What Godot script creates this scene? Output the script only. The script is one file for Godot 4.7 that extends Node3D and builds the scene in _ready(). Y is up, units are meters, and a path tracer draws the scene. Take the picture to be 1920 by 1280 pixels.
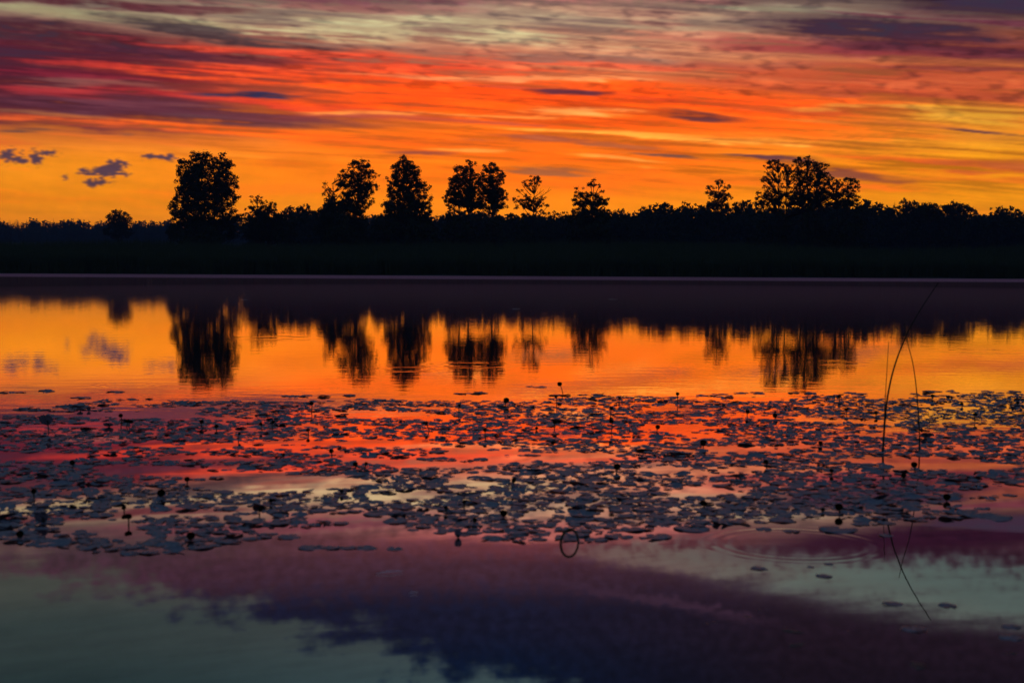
extends Node3D
# A lake at dusk: lily raft and rushes in front, a reed bank with alders behind, the afterglow over a far wood.

const FOCAL := 2666.7            # focal length of the photograph in its own pixels (50 mm on a 36 mm frame, 1920 wide)
const EYE := Vector3(0, 1.6, 0)  # the photographer stands on a low shore
const PITCH := -0.0546
const ROLL := 0.0054

var rng := RandomNumberGenerator.new()
var used := {}
var view: Basis
var M := {}

# ---------------------------------------------------------------- names and measuring

func numbered(called: String) -> String:
	var n: int = used.get(called, 0)
	used[called] = n + 1
	return called if n == 0 else "%s_%03d" % [called, n]

func tag(o: Node, label: String, category: String, group := "", kind := "") -> void:
	if label: o.set_meta("label", label)
	if category: o.set_meta("category", category)
	if group: o.set_meta("group", group)
	if kind: o.set_meta("kind", kind)

func thing(called: String, label: String, category: String, at := Vector3.ZERO, group := "") -> Node3D:
	var o := Node3D.new()
	o.name = numbered(called)
	add_child(o)
	o.position = at
	tag(o, label, category, group)
	return o

func put(called: String, mesh: Mesh, mat: Material, parent: Node = null) -> MeshInstance3D:
	var o := MeshInstance3D.new()
	o.mesh = mesh
	o.material_override = mat
	if parent == null or parent == self:
		o.name = numbered(called)
		add_child(o)
	else:
		o.name = called
		parent.add_child(o, true)
	return o

# direction of the photograph's pixel (1920 x 1280) and what lies along it
func ray(px: float, py: float) -> Vector3:
	return view * Vector3((px - 960.0) / FOCAL, (640.0 - py) / FOCAL, -1.0)

func on_water(px: float, py: float) -> Vector3:
	var d := ray(px, py)
	return EYE + d * (-EYE.y / d.y)

func far_off(px: float, py: float, dist: float) -> Vector3:
	var d := ray(px, py)
	return EYE + d * (dist / -d.z)

func pixel_of(p: Vector3) -> Vector2:
	var q := view.inverse() * (p - EYE)
	return Vector2(960.0 + FOCAL * q.x / -q.z, 640.0 - FOCAL * q.y / -q.z)

# ---------------------------------------------------------------- shapes

class Geo:
	var v := PackedVector3Array()
	var n := PackedVector3Array()
	var i := PackedInt32Array()
	var smooth := true

	func tube(path: PackedVector3Array, radii: PackedFloat32Array, sides := 6) -> void:
		var first := v.size()
		for k in path.size():
			var d := (path[mini(k + 1, path.size() - 1)] - path[maxi(k - 1, 0)]).normalized()
			var a := d.cross(Vector3.RIGHT if absf(d.x) < 0.8 else Vector3.UP).normalized()
			var b := d.cross(a)
			for s in sides:
				var t := TAU * s / sides
				var out := a * cos(t) + b * sin(t)
				v.append(path[k] + out * radii[k])
				n.append(out)
		for k in path.size() - 1:
			for s in sides:
				var p := first + k * sides + s
				var q := first + k * sides + (s + 1) % sides
				i.append_array([p, p + sides, q, q, p + sides, q + sides])

	func lathe(profile: PackedVector2Array, sides: int, at: Transform3D, wobble := 0.0) -> void:
		var first := v.size()
		for k in profile.size():
			var d := profile[mini(k + 1, profile.size() - 1)] - profile[maxi(k - 1, 0)]
			for s in sides:
				var t := TAU * s / sides
				var r := profile[k].x * (1.0 + wobble * cos(t * 5.0))
				v.append(at * Vector3(r * cos(t), profile[k].y, r * sin(t)))
				n.append((at.basis * Vector3(d.y * cos(t), -d.x, d.y * sin(t))).normalized())
		for k in profile.size() - 1:
			for s in sides:
				var p := first + k * sides + s
				var q := first + k * sides + (s + 1) % sides
				i.append_array([p, p + sides, q, q, p + sides, q + sides])

	# a pointed leaf: a folded four-cornered face
	func leaf(at: Vector3, along: Vector3, across: Vector3) -> void:
		var f := v.size()
		v.append(at - along)
		v.append(at + across + along * 0.15)
		v.append(at + along)
		v.append(at - across + along * 0.1)
		i.append_array([f, f + 1, f + 2, f, f + 2, f + 3])

	func blade(a: Vector3, b: Vector3, c: Vector3, w: Vector3) -> void:
		var f := v.size()
		v.append_array([a - w, a + w, b - w * 0.8, b + w * 0.8, c])
		i.append_array([f, f + 2, f + 1, f + 1, f + 2, f + 3, f + 2, f + 4, f + 3])

	func mesh() -> ArrayMesh:
		var m := ArrayMesh.new()
		var a := []
		a.resize(Mesh.ARRAY_MAX)
		a[Mesh.ARRAY_VERTEX] = v
		a[Mesh.ARRAY_INDEX] = i
		if smooth: a[Mesh.ARRAY_NORMAL] = n
		m.add_surface_from_arrays(Mesh.PRIMITIVE_TRIANGLES, a)
		return m

func leafy() -> Geo:
	var g := Geo.new()
	g.smooth = false
	return g

func rnd(a: float, b: float) -> float:
	return rng.randf_range(a, b)

func ball() -> Vector3:
	var p := Vector3(rnd(-1, 1), rnd(-1, 1), rnd(-1, 1))
	while p.length_squared() > 1.0:
		p = Vector3(rnd(-1, 1), rnd(-1, 1), rnd(-1, 1))
	return p

func curve3(a: Vector3, b: Vector3, c: Vector3, n: int) -> PackedVector3Array:
	var p := PackedVector3Array()
	for k in n + 1:
		var t := float(k) / n
		p.append(a * (1 - t) * (1 - t) + b * 2 * t * (1 - t) + c * t * t)
	return p

func taper(a: float, b: float, n: int) -> PackedFloat32Array:
	var p := PackedFloat32Array()
	for k in n + 1:
		p.append(lerpf(a, b, float(k) / n))
	return p

# ---------------------------------------------------------------- materials

func mat(lin: Color, rough: float, spec := 0.5) -> StandardMaterial3D:
	var m := StandardMaterial3D.new()
	m.albedo_color = lin.linear_to_srgb()
	m.roughness = rough
	m.metallic_specular = spec
	m.cull_mode = BaseMaterial3D.CULL_DISABLED
	return m

func mottled(lin: Color, rough: float, spec: float, size: float, spread: float, relief := 0.0) -> StandardMaterial3D:
	var m := mat(Color.WHITE, rough, spec)
	var f := FastNoiseLite.new()
	f.noise_type = FastNoiseLite.TYPE_SIMPLEX_SMOOTH
	f.frequency = 0.02
	f.fractal_octaves = 4
	f.seed = 5 + int(lin.r * 9999)
	var r := Gradient.new()
	r.set_color(0, Color(lin.r * (1 - spread), lin.g * (1 - spread), lin.b * (1 - spread)).linear_to_srgb())
	r.set_color(1, Color(lin.r * (1 + spread), lin.g * (1 + spread), lin.b * (1 + spread)).linear_to_srgb())
	var t := NoiseTexture2D.new()
	t.width = 256; t.height = 256; t.seamless = true
	t.noise = f
	t.color_ramp = r
	m.albedo_texture = t
	if relief > 0.0:
		var h := NoiseTexture2D.new()
		h.width = 256; h.height = 256; h.seamless = true
		h.noise = f
		m.heightmap_enabled = true
		m.heightmap_texture = h
		m.heightmap_scale = relief
	m.uv1_triplanar = true
	m.uv1_world_triplanar = true
	m.uv1_scale = Vector3.ONE / size
	return m

# ---------------------------------------------------------------- the sky

var streaks: FastNoiseLite
var wisps: FastNoiseLite
var billow: FastNoiseLite
var fibre: FastNoiseLite
var FEATURES := []

func c8(r: float, g: float, b: float) -> Vector3:
	return Vector3(r, g, b) / 255.0

# clear air from the horizon up, at the azimuths -20, 0 and +20 degrees
func clear_air(az: float, el: float) -> Vector3:
	var e := maxf(el, 0.0)
	var t := clampf(az / 20.0, -1.0, 1.0)
	var k := 0
	while k < AIR.size() - 2 and AIR[k + 1][0] < e:
		k += 1
	var lo: Array = AIR[k]
	var hi: Array = AIR[k + 1]
	var f := smoothstep(lo[0], hi[0], e)
	var l: Vector3 = (lo[1] as Vector3).lerp(hi[1], f)
	var c: Vector3 = (lo[2] as Vector3).lerp(hi[2], f)
	var r: Vector3 = (lo[3] as Vector3).lerp(hi[3], f)
	return c.lerp(l if t < 0 else r, smoothstep(0.0, 1.0, absf(t)))

var AIR := []

# a cloud streak: centre, half length, half thickness (degrees), slope, colour, strength, raggedness
func cloud(x: float, y: float, l: float, t: float, slope: float, col: Vector3, a: float, ragged := 1.0) -> void:
	var d := ray(x, y)
	var az := rad_to_deg(atan2(d.x, -d.z))
	var el := rad_to_deg(atan2(d.y, Vector2(d.x, d.z).length()))
	FEATURES.append([az, el, l / 46.55, t / 46.55, slope, col, a, ragged])

func build_sky_features() -> void:
	AIR = [
		[0.0, c8(216, 116, 4), c8(255, 150, 8), c8(224, 132, 2)],
		[2.2, c8(226, 130, 6), c8(255, 140, 8), c8(230, 138, 4)],
		[3.6, c8(238, 140, 20), c8(254, 116, 10), c8(232, 138, 10)],
		[5.0, c8(226, 120, 40), c8(254, 120, 24), c8(222, 136, 30)],
		[6.6, c8(160, 74, 58), c8(250, 110, 44), c8(206, 110, 44)],
		[8.4, c8(130, 84, 74), c8(214, 140, 100), c8(166, 84, 58)],
		[9.6, c8(146, 128, 104), c8(168, 138, 112), c8(116, 92, 80)],
		[10.8, c8(98, 88, 78), c8(150, 122, 102), c8(88, 76, 72)],
		[12.2, c8(60, 70, 66), c8(120, 108, 104), c8(96, 104, 98)],
		[14.0, c8(44, 60, 61), c8(60, 72, 74), c8(64, 80, 78)],
		[17.0, c8(30, 50, 54), c8(52, 76, 82), c8(48, 68, 72)],
		[30.0, c8(50, 76, 90), c8(58, 84, 98), c8(54, 78, 92)],
		[55.0, c8(76, 98, 134), c8(76, 98, 134), c8(76, 98, 134)],
		[90.0, c8(82, 104, 144), c8(82, 104, 144), c8(82, 104, 144)],
	]
	# high banks that the lake mirrors but the lens does not reach (10.5 to 17 degrees up)
	cloud(1290, -68, 200, 26, -0.06, c8(108, 94, 88), 0.8, 1.2)
	cloud(1480, -86, 270, 36, -0.08, c8(98, 98, 92), 0.9, 1.1)
	cloud(1760, -126, 330, 54, -0.06, c8(82, 98, 94), 1.0, 0.9)
	cloud(1990, -128, 300, 52, -0.05, c8(72, 92, 90), 0.9, 1.0)
	cloud(1250, -150, 200, 12, -0.15, c8(58, 42, 60), 0.7, 1.3)
	cloud(480, -14, 420, 14, 0.02, c8(112, 58, 70), 0.8, 1.0)
	cloud(1060, -16, 320, 20, 0.02, c8(186, 108, 100), 0.7, 1.0)
	cloud(160, -40, 260, 18, -0.1, c8(76, 60, 62), 0.7, 1.2)
	# top of the picture
	cloud(150, 6, 420, 10, 0.01, c8(84, 38, 46), 0.95)
	cloud(640, 14, 240, 9, 0.02, c8(140, 78, 76), 0.6)
	cloud(200, 34, 280, 11, 0.02, c8(156, 144, 106), 0.75)
	cloud(800, 60, 380, 24, 0.03, c8(182, 162, 122), 0.75)
	cloud(1180, 22, 260, 12, 0.05, c8(188, 138, 110), 0.6)
	cloud(1330, 70, 330, 9, 0.06, c8(196, 106, 84), 0.6)
	cloud(1000, 96, 300, 12, 0.02, c8(190, 122, 96), 0.5)
	cloud(1660, 34, 300, 10, 0.10, c8(138, 130, 104), 0.8)
	cloud(1850, 44, 260, 9, 0.10, c8(98, 34, 52), 0.8)
	cloud(1880, -8, 420, 36, 0.13, c8(42, 18, 36), 1.0, 0.4)
	cloud(1640, 56, 230, 19, 0.08, c8(58, 34, 48), 1.0, 0.9)
	cloud(1850, 92, 300, 20, 0.07, c8(86, 36, 46), 0.95, 0.7)
	cloud(1560, 92, 260, 10, 0.07, c8(150, 56, 58), 0.7)
	# the crimson bank over the first third
	cloud(60, 118, 560, 60, 0.03, c8(118, 30, 42), 1.0, 0.5)
	cloud(-60, 150, 340, 84, 0.0, c8(70, 28, 42), 0.95, 0.6)
	cloud(60, 205, 420, 40, 0.03, c8(96, 38, 48), 0.95, 0.7)
	cloud(700, 120, 420, 30, 0.03, c8(226, 70, 42), 0.8, 0.8)
	cloud(70, 64, 340, 19, 0.05, c8(66, 36, 44), 1.0, 0.9)
	cloud(420, 66, 220, 13, 0.10, c8(62, 46, 50), 0.9, 1.2)
	cloud(660, 84, 240, 8, 0.07, c8(120, 92, 84), 0.6, 1.3)
	cloud(330, 90, 300, 9, 0.06, c8(126, 36, 44), 0.75)
	cloud(60, 103, 330, 11, 0.02, c8(62, 28, 44), 1.0, 0.7)
	cloud(330, 108, 280, 10, 0.05, c8(80, 36, 50), 0.95, 0.8)
	cloud(620, 112, 320, 13, 0.05, c8(226, 72, 44), 0.8)
	cloud(330, 126, 260, 7, 0.03, c8(184, 42, 40), 0.7)
	cloud(560, 136, 300, 10, 0.03, c8(236, 72, 38), 0.8)
	cloud(80, 140, 300, 10, 0.02, c8(122, 32, 48), 0.85)
	cloud(560, 152, 330, 12, 0.03, c8(236, 78, 40), 0.8)
	cloud(190, 160, 190, 6, 0.0, c8(138, 84, 74), 0.6)
	cloud(330, 182, 400, 9, 0.02, c8(172, 44, 46), 0.85)
	cloud(700, 174, 330, 7, 0.02, c8(246, 126, 70), 0.6)
	cloud(100, 192, 340, 17, 0.03, c8(84, 40, 52), 1.0, 0.8)
	cloud(380, 208, 330, 16, 0.04, c8(96, 46, 58), 0.9)
	cloud(40, 214, 160, 6, 0.0, c8(150, 98, 62), 0.55)
	cloud(620, 200, 260, 9, 0.03, c8(218, 62, 44), 0.75)
	cloud(540, 230, 260, 8, 0.04, c8(94, 52, 58), 0.9)
	cloud(240, 236, 300, 7, 0.02, c8(234, 92, 34), 0.8)
	cloud(560, 252, 360, 10, 0.05, c8(248, 96, 22), 0.85)
	cloud(110, 262, 300, 6, 0.01, c8(228, 108, 34), 0.6)
	cloud(700, 272, 240, 9, 0.07, c8(250, 104, 20), 0.8)
	cloud(280, 285, 300, 5, 0.02, c8(238, 132, 34), 0.55)
	cloud(545, 308, 70, 7, 0.03, c8(244, 118, 16), 0.6)
	# the orange sheet over the middle
	cloud(1060, 190, 620, 44, 0.03, c8(254, 78, 16), 0.95, 0.6)
	cloud(1180, 226, 460, 26, 0.05, c8(252, 92, 14), 0.85, 0.9)
	cloud(980, 262, 400, 18, 0.04, c8(252, 104, 12), 0.8)
	cloud(1060, 296, 440, 14, 0.04, c8(252, 102, 10), 0.8)
	cloud(1120, 332, 380, 13, 0.02, c8(252, 114, 12), 0.7)
	cloud(980, 146, 360, 5, 0.01, c8(240, 150, 92), 0.7)
	cloud(1350, 140, 420, 8, 0.06, c8(226, 140, 86), 0.65)
	cloud(1130, 118, 360, 9, 0.04, c8(232, 84, 54), 0.75)
	cloud(1080, 108, 190, 6, 0.02, c8(128, 92, 82), 0.7, 1.3)
	cloud(1420, 122, 200, 6, 0.05, c8(150, 86, 72), 0.6)
	cloud(1700, 150, 420, 26, 0.05, c8(188, 76, 46), 0.85, 0.8)
	cloud(1560, 158, 330, 9, 0.06, c8(206, 82, 44), 0.8)
	cloud(1720, 172, 280, 9, 0.05, c8(168, 68, 40), 0.85)
	cloud(1840, 134, 200, 7, 0.05, c8(122, 52, 46), 0.8)
	cloud(960, 160, 100, 4, 0.02, c8(190, 70, 50), 0.6)
	cloud(1085, 169, 72, 7, 0.02, c8(88, 40, 54), 0.95, 1.0)
	cloud(1300, 190, 120, 6, 0.08, c8(204, 66, 34), 0.7)
	cloud(1290, 221, 82, 8, 0.09, c8(96, 46, 50), 0.95, 1.0)
	cloud(1500, 204, 160, 7, 0.09, c8(196, 78, 34), 0.75)
	cloud(820, 214, 330, 4, 0.01, c8(252, 150, 66), 0.75)
	cloud(800, 222, 260, 4, 0.03, c8(176, 70, 54), 0.7)
	cloud(1090, 212, 130, 5, 0.02, c8(252, 158, 84), 0.7)
	cloud(1250, 256, 330, 5, 0.04, c8(254, 172, 66), 0.8)
	cloud(1030, 262, 130, 7, 0.03, c8(150, 72, 56), 0.75, 1.3)
	cloud(1180, 272, 90, 5, 0.03, c8(160, 84, 56), 0.7, 1.3)
	cloud(790, 290, 60, 6, 0.02, c8(128, 62, 62), 0.75, 1.3)
	cloud(890, 282, 90, 4, 0.02, c8(254, 168, 76), 0.7)
	cloud(1150, 300, 80, 6, 0.10, c8(255, 176, 84), 0.6)
	cloud(1020, 318, 110, 5, 0.01, c8(140, 82, 58), 0.75, 1.3)
	cloud(1320, 291, 130, 5, 0.05, c8(104, 68, 62), 0.9, 1.3)
	cloud(1420, 297, 90, 5, 0.04, c8(96, 52, 60), 0.9, 1.3)
	# yellow air and thin bars on the far side
	cloud(1810, 216, 150, 17, 0.05, c8(212, 152, 44), 0.75, 0.6)
	cloud(1640, 206, 130, 5, 0.08, c8(214, 150, 60), 0.6)
	cloud(1660, 236, 200, 6, 0.08, c8(208, 110, 40), 0.75)
	cloud(1560, 258, 280, 6, 0.03, c8(246, 116, 24), 0.8)
	cloud(1820, 247, 62, 4, 0.06, c8(92, 54, 58), 0.95, 0.8)
	cloud(1905, 256, 30, 3, 0.08, c8(112, 66, 54), 0.8)
	cloud(1850, 262, 150, 6, 0.05, c8(206, 128, 40), 0.6)
	cloud(1650, 298, 110, 5, 0.06, c8(242, 122, 22), 0.8)
	cloud(1760, 306, 190, 9, 0.09, c8(228, 92, 26), 0.9)
	cloud(1880, 312, 150, 9, 0.06, c8(170, 82, 38), 0.75)
	cloud(1860, 340, 150, 8, 0.06, c8(222, 106, 20), 0.8)
	cloud(1580, 318, 110, 8, 0.13, c8(124, 62, 50), 0.85, 1.3)
	cloud(1670, 338, 70, 4, 0.06, c8(130, 64, 46), 0.75)
	cloud(1650, 350, 90, 9, 0.05, c8(248, 112, 22), 0.85)
	# the long dark bar and the low scud
	cloud(462, 178, 110, 4, -0.015, c8(60, 48, 72), 1.0, 0.9)
	cloud(490, 175, 52, 6, -0.02, c8(52, 44, 72), 1.0, 1.2)
	cloud(20, 250, 34, 3, 0.04, c8(96, 66, 60), 0.7)
	cloud(214, 255, 16, 2, 0.0, c8(140, 84, 60), 0.6)
	for s in [[20, 292, 24, 12], [38, 299, 16, 5], [66, 296, 15, 12], [92, 288, 14, 6], [214, 312, 22, 12], [196, 322, 26, 10], [158, 322, 13, 6], [178, 342, 20, 7], [231, 318, 10, 14], [300, 294, 30, 6], [310, 297, 14, 7], [117, 332, 7, 5]]:
		cloud(s[0], s[1], s[2], s[3], -0.06, c8(84, 58, 68), 1.0, 3.0)

func noise_of(sd: int, freq: float, oct: int) -> FastNoiseLite:
	var f := FastNoiseLite.new()
	f.noise_type = FastNoiseLite.TYPE_SIMPLEX_SMOOTH
	f.fractal_type = FastNoiseLite.FRACTAL_FBM
	f.fractal_octaves = oct
	f.frequency = freq
	f.seed = sd
	return f

func sky_color(az: float, el: float, near: Array) -> Vector3:
	var e2 := el + 0.055 * az + 0.0007 * az * az
	var n1 := streaks.get_noise_2d(az * 0.16, e2 * 1.7)
	var n2 := wisps.get_noise_2d(az * 0.45 + e2 * 0.9, e2 * 2.9)
	var n3 := billow.get_noise_2d(az * 2.2, el * 2.2)
	var n5 := billow.get_noise_2d(az * 4.5 + n3 * 1.5, el * 5.0 + n2 * 1.5)
	var n4 := fibre.get_noise_2d(az * 0.26 + e2 * 0.9, e2 * 6.0)
	var n6 := fibre.get_noise_2d(az * 0.42 + e2 * 2.2 + 50.0, e2 * 13.0)
	var hi := smoothstep(9.6, 11.4, el)
	var wel := el + lerpf(n1 * 0.26 + n2 * 0.10 + n4 * 0.05, n3 * 0.30 + n1 * 0.12, hi)
	var waz := az + n1 * 1.2
	var c := clear_air(az, el)
	# thin veils between the streaks
	var veil := smoothstep(0.0, 0.55, n1 + 0.35 * n2) * smoothstep(0.5, 4.0, el)
	var lit := c8(244, 92, 30).lerp(c8(150, 60, 64), smoothstep(6.0, 11.0, el + absf(az) * 0.08)).lerp(c8(50, 44, 66), smoothstep(11.0, 16.0, el))
	c = c.lerp(lit, veil * 0.3 * (1.0 - hi))
	# the bank overhead: its lower edge climbs from the darker side, its belly still catches red
	var n7 := billow.get_noise_2d(az * 0.7 + 31.0, el * 0.9)
	var rim := minf(13.0 + 0.27 * (az + 15.0), 24.0) + n7 * 1.0 + n1 * 1.0 + n3 * 0.45 + n5 * 0.3 + n2 * 0.7
	var bank := smoothstep(-0.5, 1.3, rim - el) * smoothstep(9.7, 11.2, el + n1 * 0.5)
	var side := clampf(az / 16.0, -1.0, 1.0)
	var belly := c8(106, 54, 62).lerp(c8(60, 46, 54) if side < 0 else c8(44, 23, 37), absf(side))
	var deep := c8(7, 19, 42).lerp(c8(20, 16, 27), clampf(side * 1.4, 0.0, 1.0))
	var mass := belly.lerp(c8(58, 38, 52).lerp(c8(38, 26, 42), clampf(side, 0, 1)), smoothstep(10.8, 12.4, el + n3 * 0.5)).lerp(c8(20, 23, 44).lerp(c8(28, 20, 32), clampf(side * 1.4, 0.0, 1.0)), smoothstep(12.2, 14.0, el + n3 * 0.5)).lerp(deep, smoothstep(14.0, 16.5, el))
	c = c.lerp(mass * (1.0 + n3 * 0.22 + n5 * 0.1), bank * 0.97)
	for f in near:
		var dx: float = (waz - f[0]) / f[2]
		if absf(dx) > 2.2: continue
		var ragged: float = f[7]
		var dy: float
		if ragged > 2.5:
			dx = (az - f[0]) / f[2]
			dy = (el - f[1]) / f[3]
		else:
			dy = (wel + f[4] * (waz - f[0]) - f[1]) / f[3]
		if absf(dy) > 2.6: continue
		var m := exp(-pow(dx * dx + dy * dy, 1.15))
		if ragged > 2.5:
			m = smoothstep(0.3, 0.75, m + (n5 * 1.1 + n3 * 0.6 + n4 * 0.3))
			m *= smoothstep(2.0, 0.7, sqrt(dx * dx + dy * dy))
		else:
			m = clampf(m * (1.0 + (lerpf(n2 * 0.8 + n4 * 1.2 + n3 * 0.2 + n6 * 0.5, n2 * 0.5 + n3 * 0.4 + n5 * 0.2, hi)) * ragged), 0.0, 1.0)
			m = smoothstep(0.02, 0.95, m)
		c = c.lerp(f[5], m * f[6])
	var woven := smoothstep(2.5, 5.0, el + 0.06 * az) * (1.0 - 0.9 * smoothstep(9.5, 11.5, el))
	c = c.lerp(c * Vector3(0.64, 0.60, 0.72), woven * clampf(-n4 * 1.0 - n6 * 0.6 - n2 * 0.35, 0.0, 0.6))
	c = c.lerp(c * Vector3(1.08, 1.22, 1.2) + Vector3(0.02, 0.015, 0.01), woven * clampf(n4 * 0.7 + n6 * 0.5 + n2 * 0.3, 0.0, 0.5))
	# ribs of high cloud that run across the bands
	var n8 := fibre.get_noise_2d(az * 1.3 + el * 3.4 + 90.0, el * 4.6 - az * 0.5)
	var ribs := smoothstep(5.6, 7.4, el + 0.05 * az) * (1.0 - smoothstep(9.9, 11.2, el)) * smoothstep(-0.15, 0.3, n2 + n7 * 0.6)
	c = c.lerp(c * Vector3(0.60, 0.60, 0.68), ribs * clampf(-n8 * 1.5, 0.0, 0.55))
	c = c.lerp(c * Vector3(1.12, 1.2, 1.15), ribs * clampf(n8 * 1.2, 0.0, 0.5))
	c *= 1.0 + n2 * 0.06 + n3 * 0.02
	# away from the afterglow the sky goes over to plain dusk
	var off := smoothstep(26.0, 120.0, absf(az)) * (1.0 - smoothstep(30.0, 75.0, el))
	c = c.lerp(c8(62, 58, 78).lerp(c8(70, 90, 122), smoothstep(0.0, 40.0, el)) * (1.0 + n1 * 0.15), off)
	# loose banks overhead
	var over := smoothstep(0.05, 0.5, n1 + n3 * 0.2) * smoothstep(16.0, 24.0, el) * (1.0 - smoothstep(60.0, 85.0, el))
	c = c.lerp(c8(34, 36, 58), over * 0.55)
	return c.clamp(Vector3.ZERO, Vector3.ONE)

func make_sky() -> ImageTexture:
	streaks = noise_of(11, 0.5, 4)
	wisps = noise_of(23, 0.6, 4)
	billow = noise_of(37, 0.8, 4)
	fibre = noise_of(43, 0.5, 3)
	build_sky_features()
	var W := 4096
	var H := 4096
	var small := 256
	var im := Image.create_empty(small, small, false, Image.FORMAT_RGB8)
	for y in small:
		var el := 90.0 - (y + 0.5) / small * 180.0
		for x in small:
			var az := (x + 0.5) / small * 360.0
			if az > 180.0: az -= 360.0
			var c := sky_color(az, maxf(el, 0.0), FEATURES if absf(az) < 32.0 and absf(el) < 24.0 else [])
			im.set_pixel(x, y, Color(c.x, c.y, c.z))
	im.resize(W, H, Image.INTERPOLATE_CUBIC)
	# the part round the afterglow in full detail
	var wide := 360 
	var top := int(round((90.0 - 22.0) / 180.0 * H))
	var bottom := int(round(90.5 / 180.0 * H))
	var part := Image.create_empty(wide * 2, bottom - top, false, Image.FORMAT_RGB8)
	for y in bottom - top:
		var el := 90.0 - (top + y + 0.5) / H * 180.0
		var near := []
		for f in FEATURES:
			if absf(el - f[1]) < f[3] * 2.6 + absf(f[4]) * f[2] * 2.4 + 0.6: near.append(f)
		for x in wide * 2:
			var az := (x - wide + 0.5) / W * 360.0
			var c := sky_color(az, maxf(el, 0.0), near)
			part.set_pixel(x, y, Color(c.x, c.y, c.z))
	im.blit_rect(part, Rect2i(wide, 0, wide, bottom - top), Vector2i(0, top))
	im.blit_rect(part, Rect2i(0, 0, wide, bottom - top), Vector2i(W - wide, top))
	return ImageTexture.create_from_image(im)

# ---------------------------------------------------------------- ground and water

func ground_height(x: float, z: float) -> float:
	var d := -z
	var h := lerpf(-0.6, 0.35, smoothstep(166.0, 174.0, d)) + 2.3 * smoothstep(172.0, 232.0, d) + 0.4 * smoothstep(240.0, 330.0, d)
	h += 10.0 * smoothstep(480.0, 900.0, d)
	h += (0.25 * sin(x * 0.05 + 1.0) + 0.15 * sin(x * 0.13 + z * 0.07)) * smoothstep(175.0, 215.0, d)
	return h

func build_ground() -> void:
	var xs := PackedFloat32Array()
	var zs := PackedFloat32Array()
	for k in 81: xs.append((k - 40) * 18.0)
	for z in [-160, -166, -168, -170, -172, -174, -178, -184, -190, -198, -206, -214, -222, -230, -238, -250, -270, -300, -330, -380, -440, -500, -580, -660, -760, -860, -960, -1100, -1300]: zs.append(z)
	var st := SurfaceTool.new()
	st.begin(Mesh.PRIMITIVE_TRIANGLES)
	for z in zs:
		for x in xs: st.add_vertex(Vector3(x, ground_height(x, z), z))
	var w := xs.size()
	for r in zs.size() - 1:
		for c in w - 1:
			var p := r * w + c
			for q in [p, p + 1, p + w, p + 1, p + w + 1, p + w]: st.add_index(q)
	st.generate_normals()
	var g := put("lake_bank", st.commit(), mottled(Color(0.03, 0.035, 0.02), 0.95, 0.2, 9.0, 0.4))
	tag(g, "dark grassy bank rising gently behind the reed belt", "bank", "", "structure")

# rings where a fish rose: place in the photograph, radius, wavelength, slope
var RINGS := [[1490, 1020, 0.46, 0.085, 0.0055], [235, 722, 0.34, 0.13, 0.012], [880, 684, 0.55, 0.30, 0.010], [765, 692, 0.45, 0.24, 0.012], [500, 634, 0.7, 0.5, 0.008], [1560, 680, 0.5, 0.3, 0.008], [1850, 659, 0.6, 0.4, 0.006]]

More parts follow.
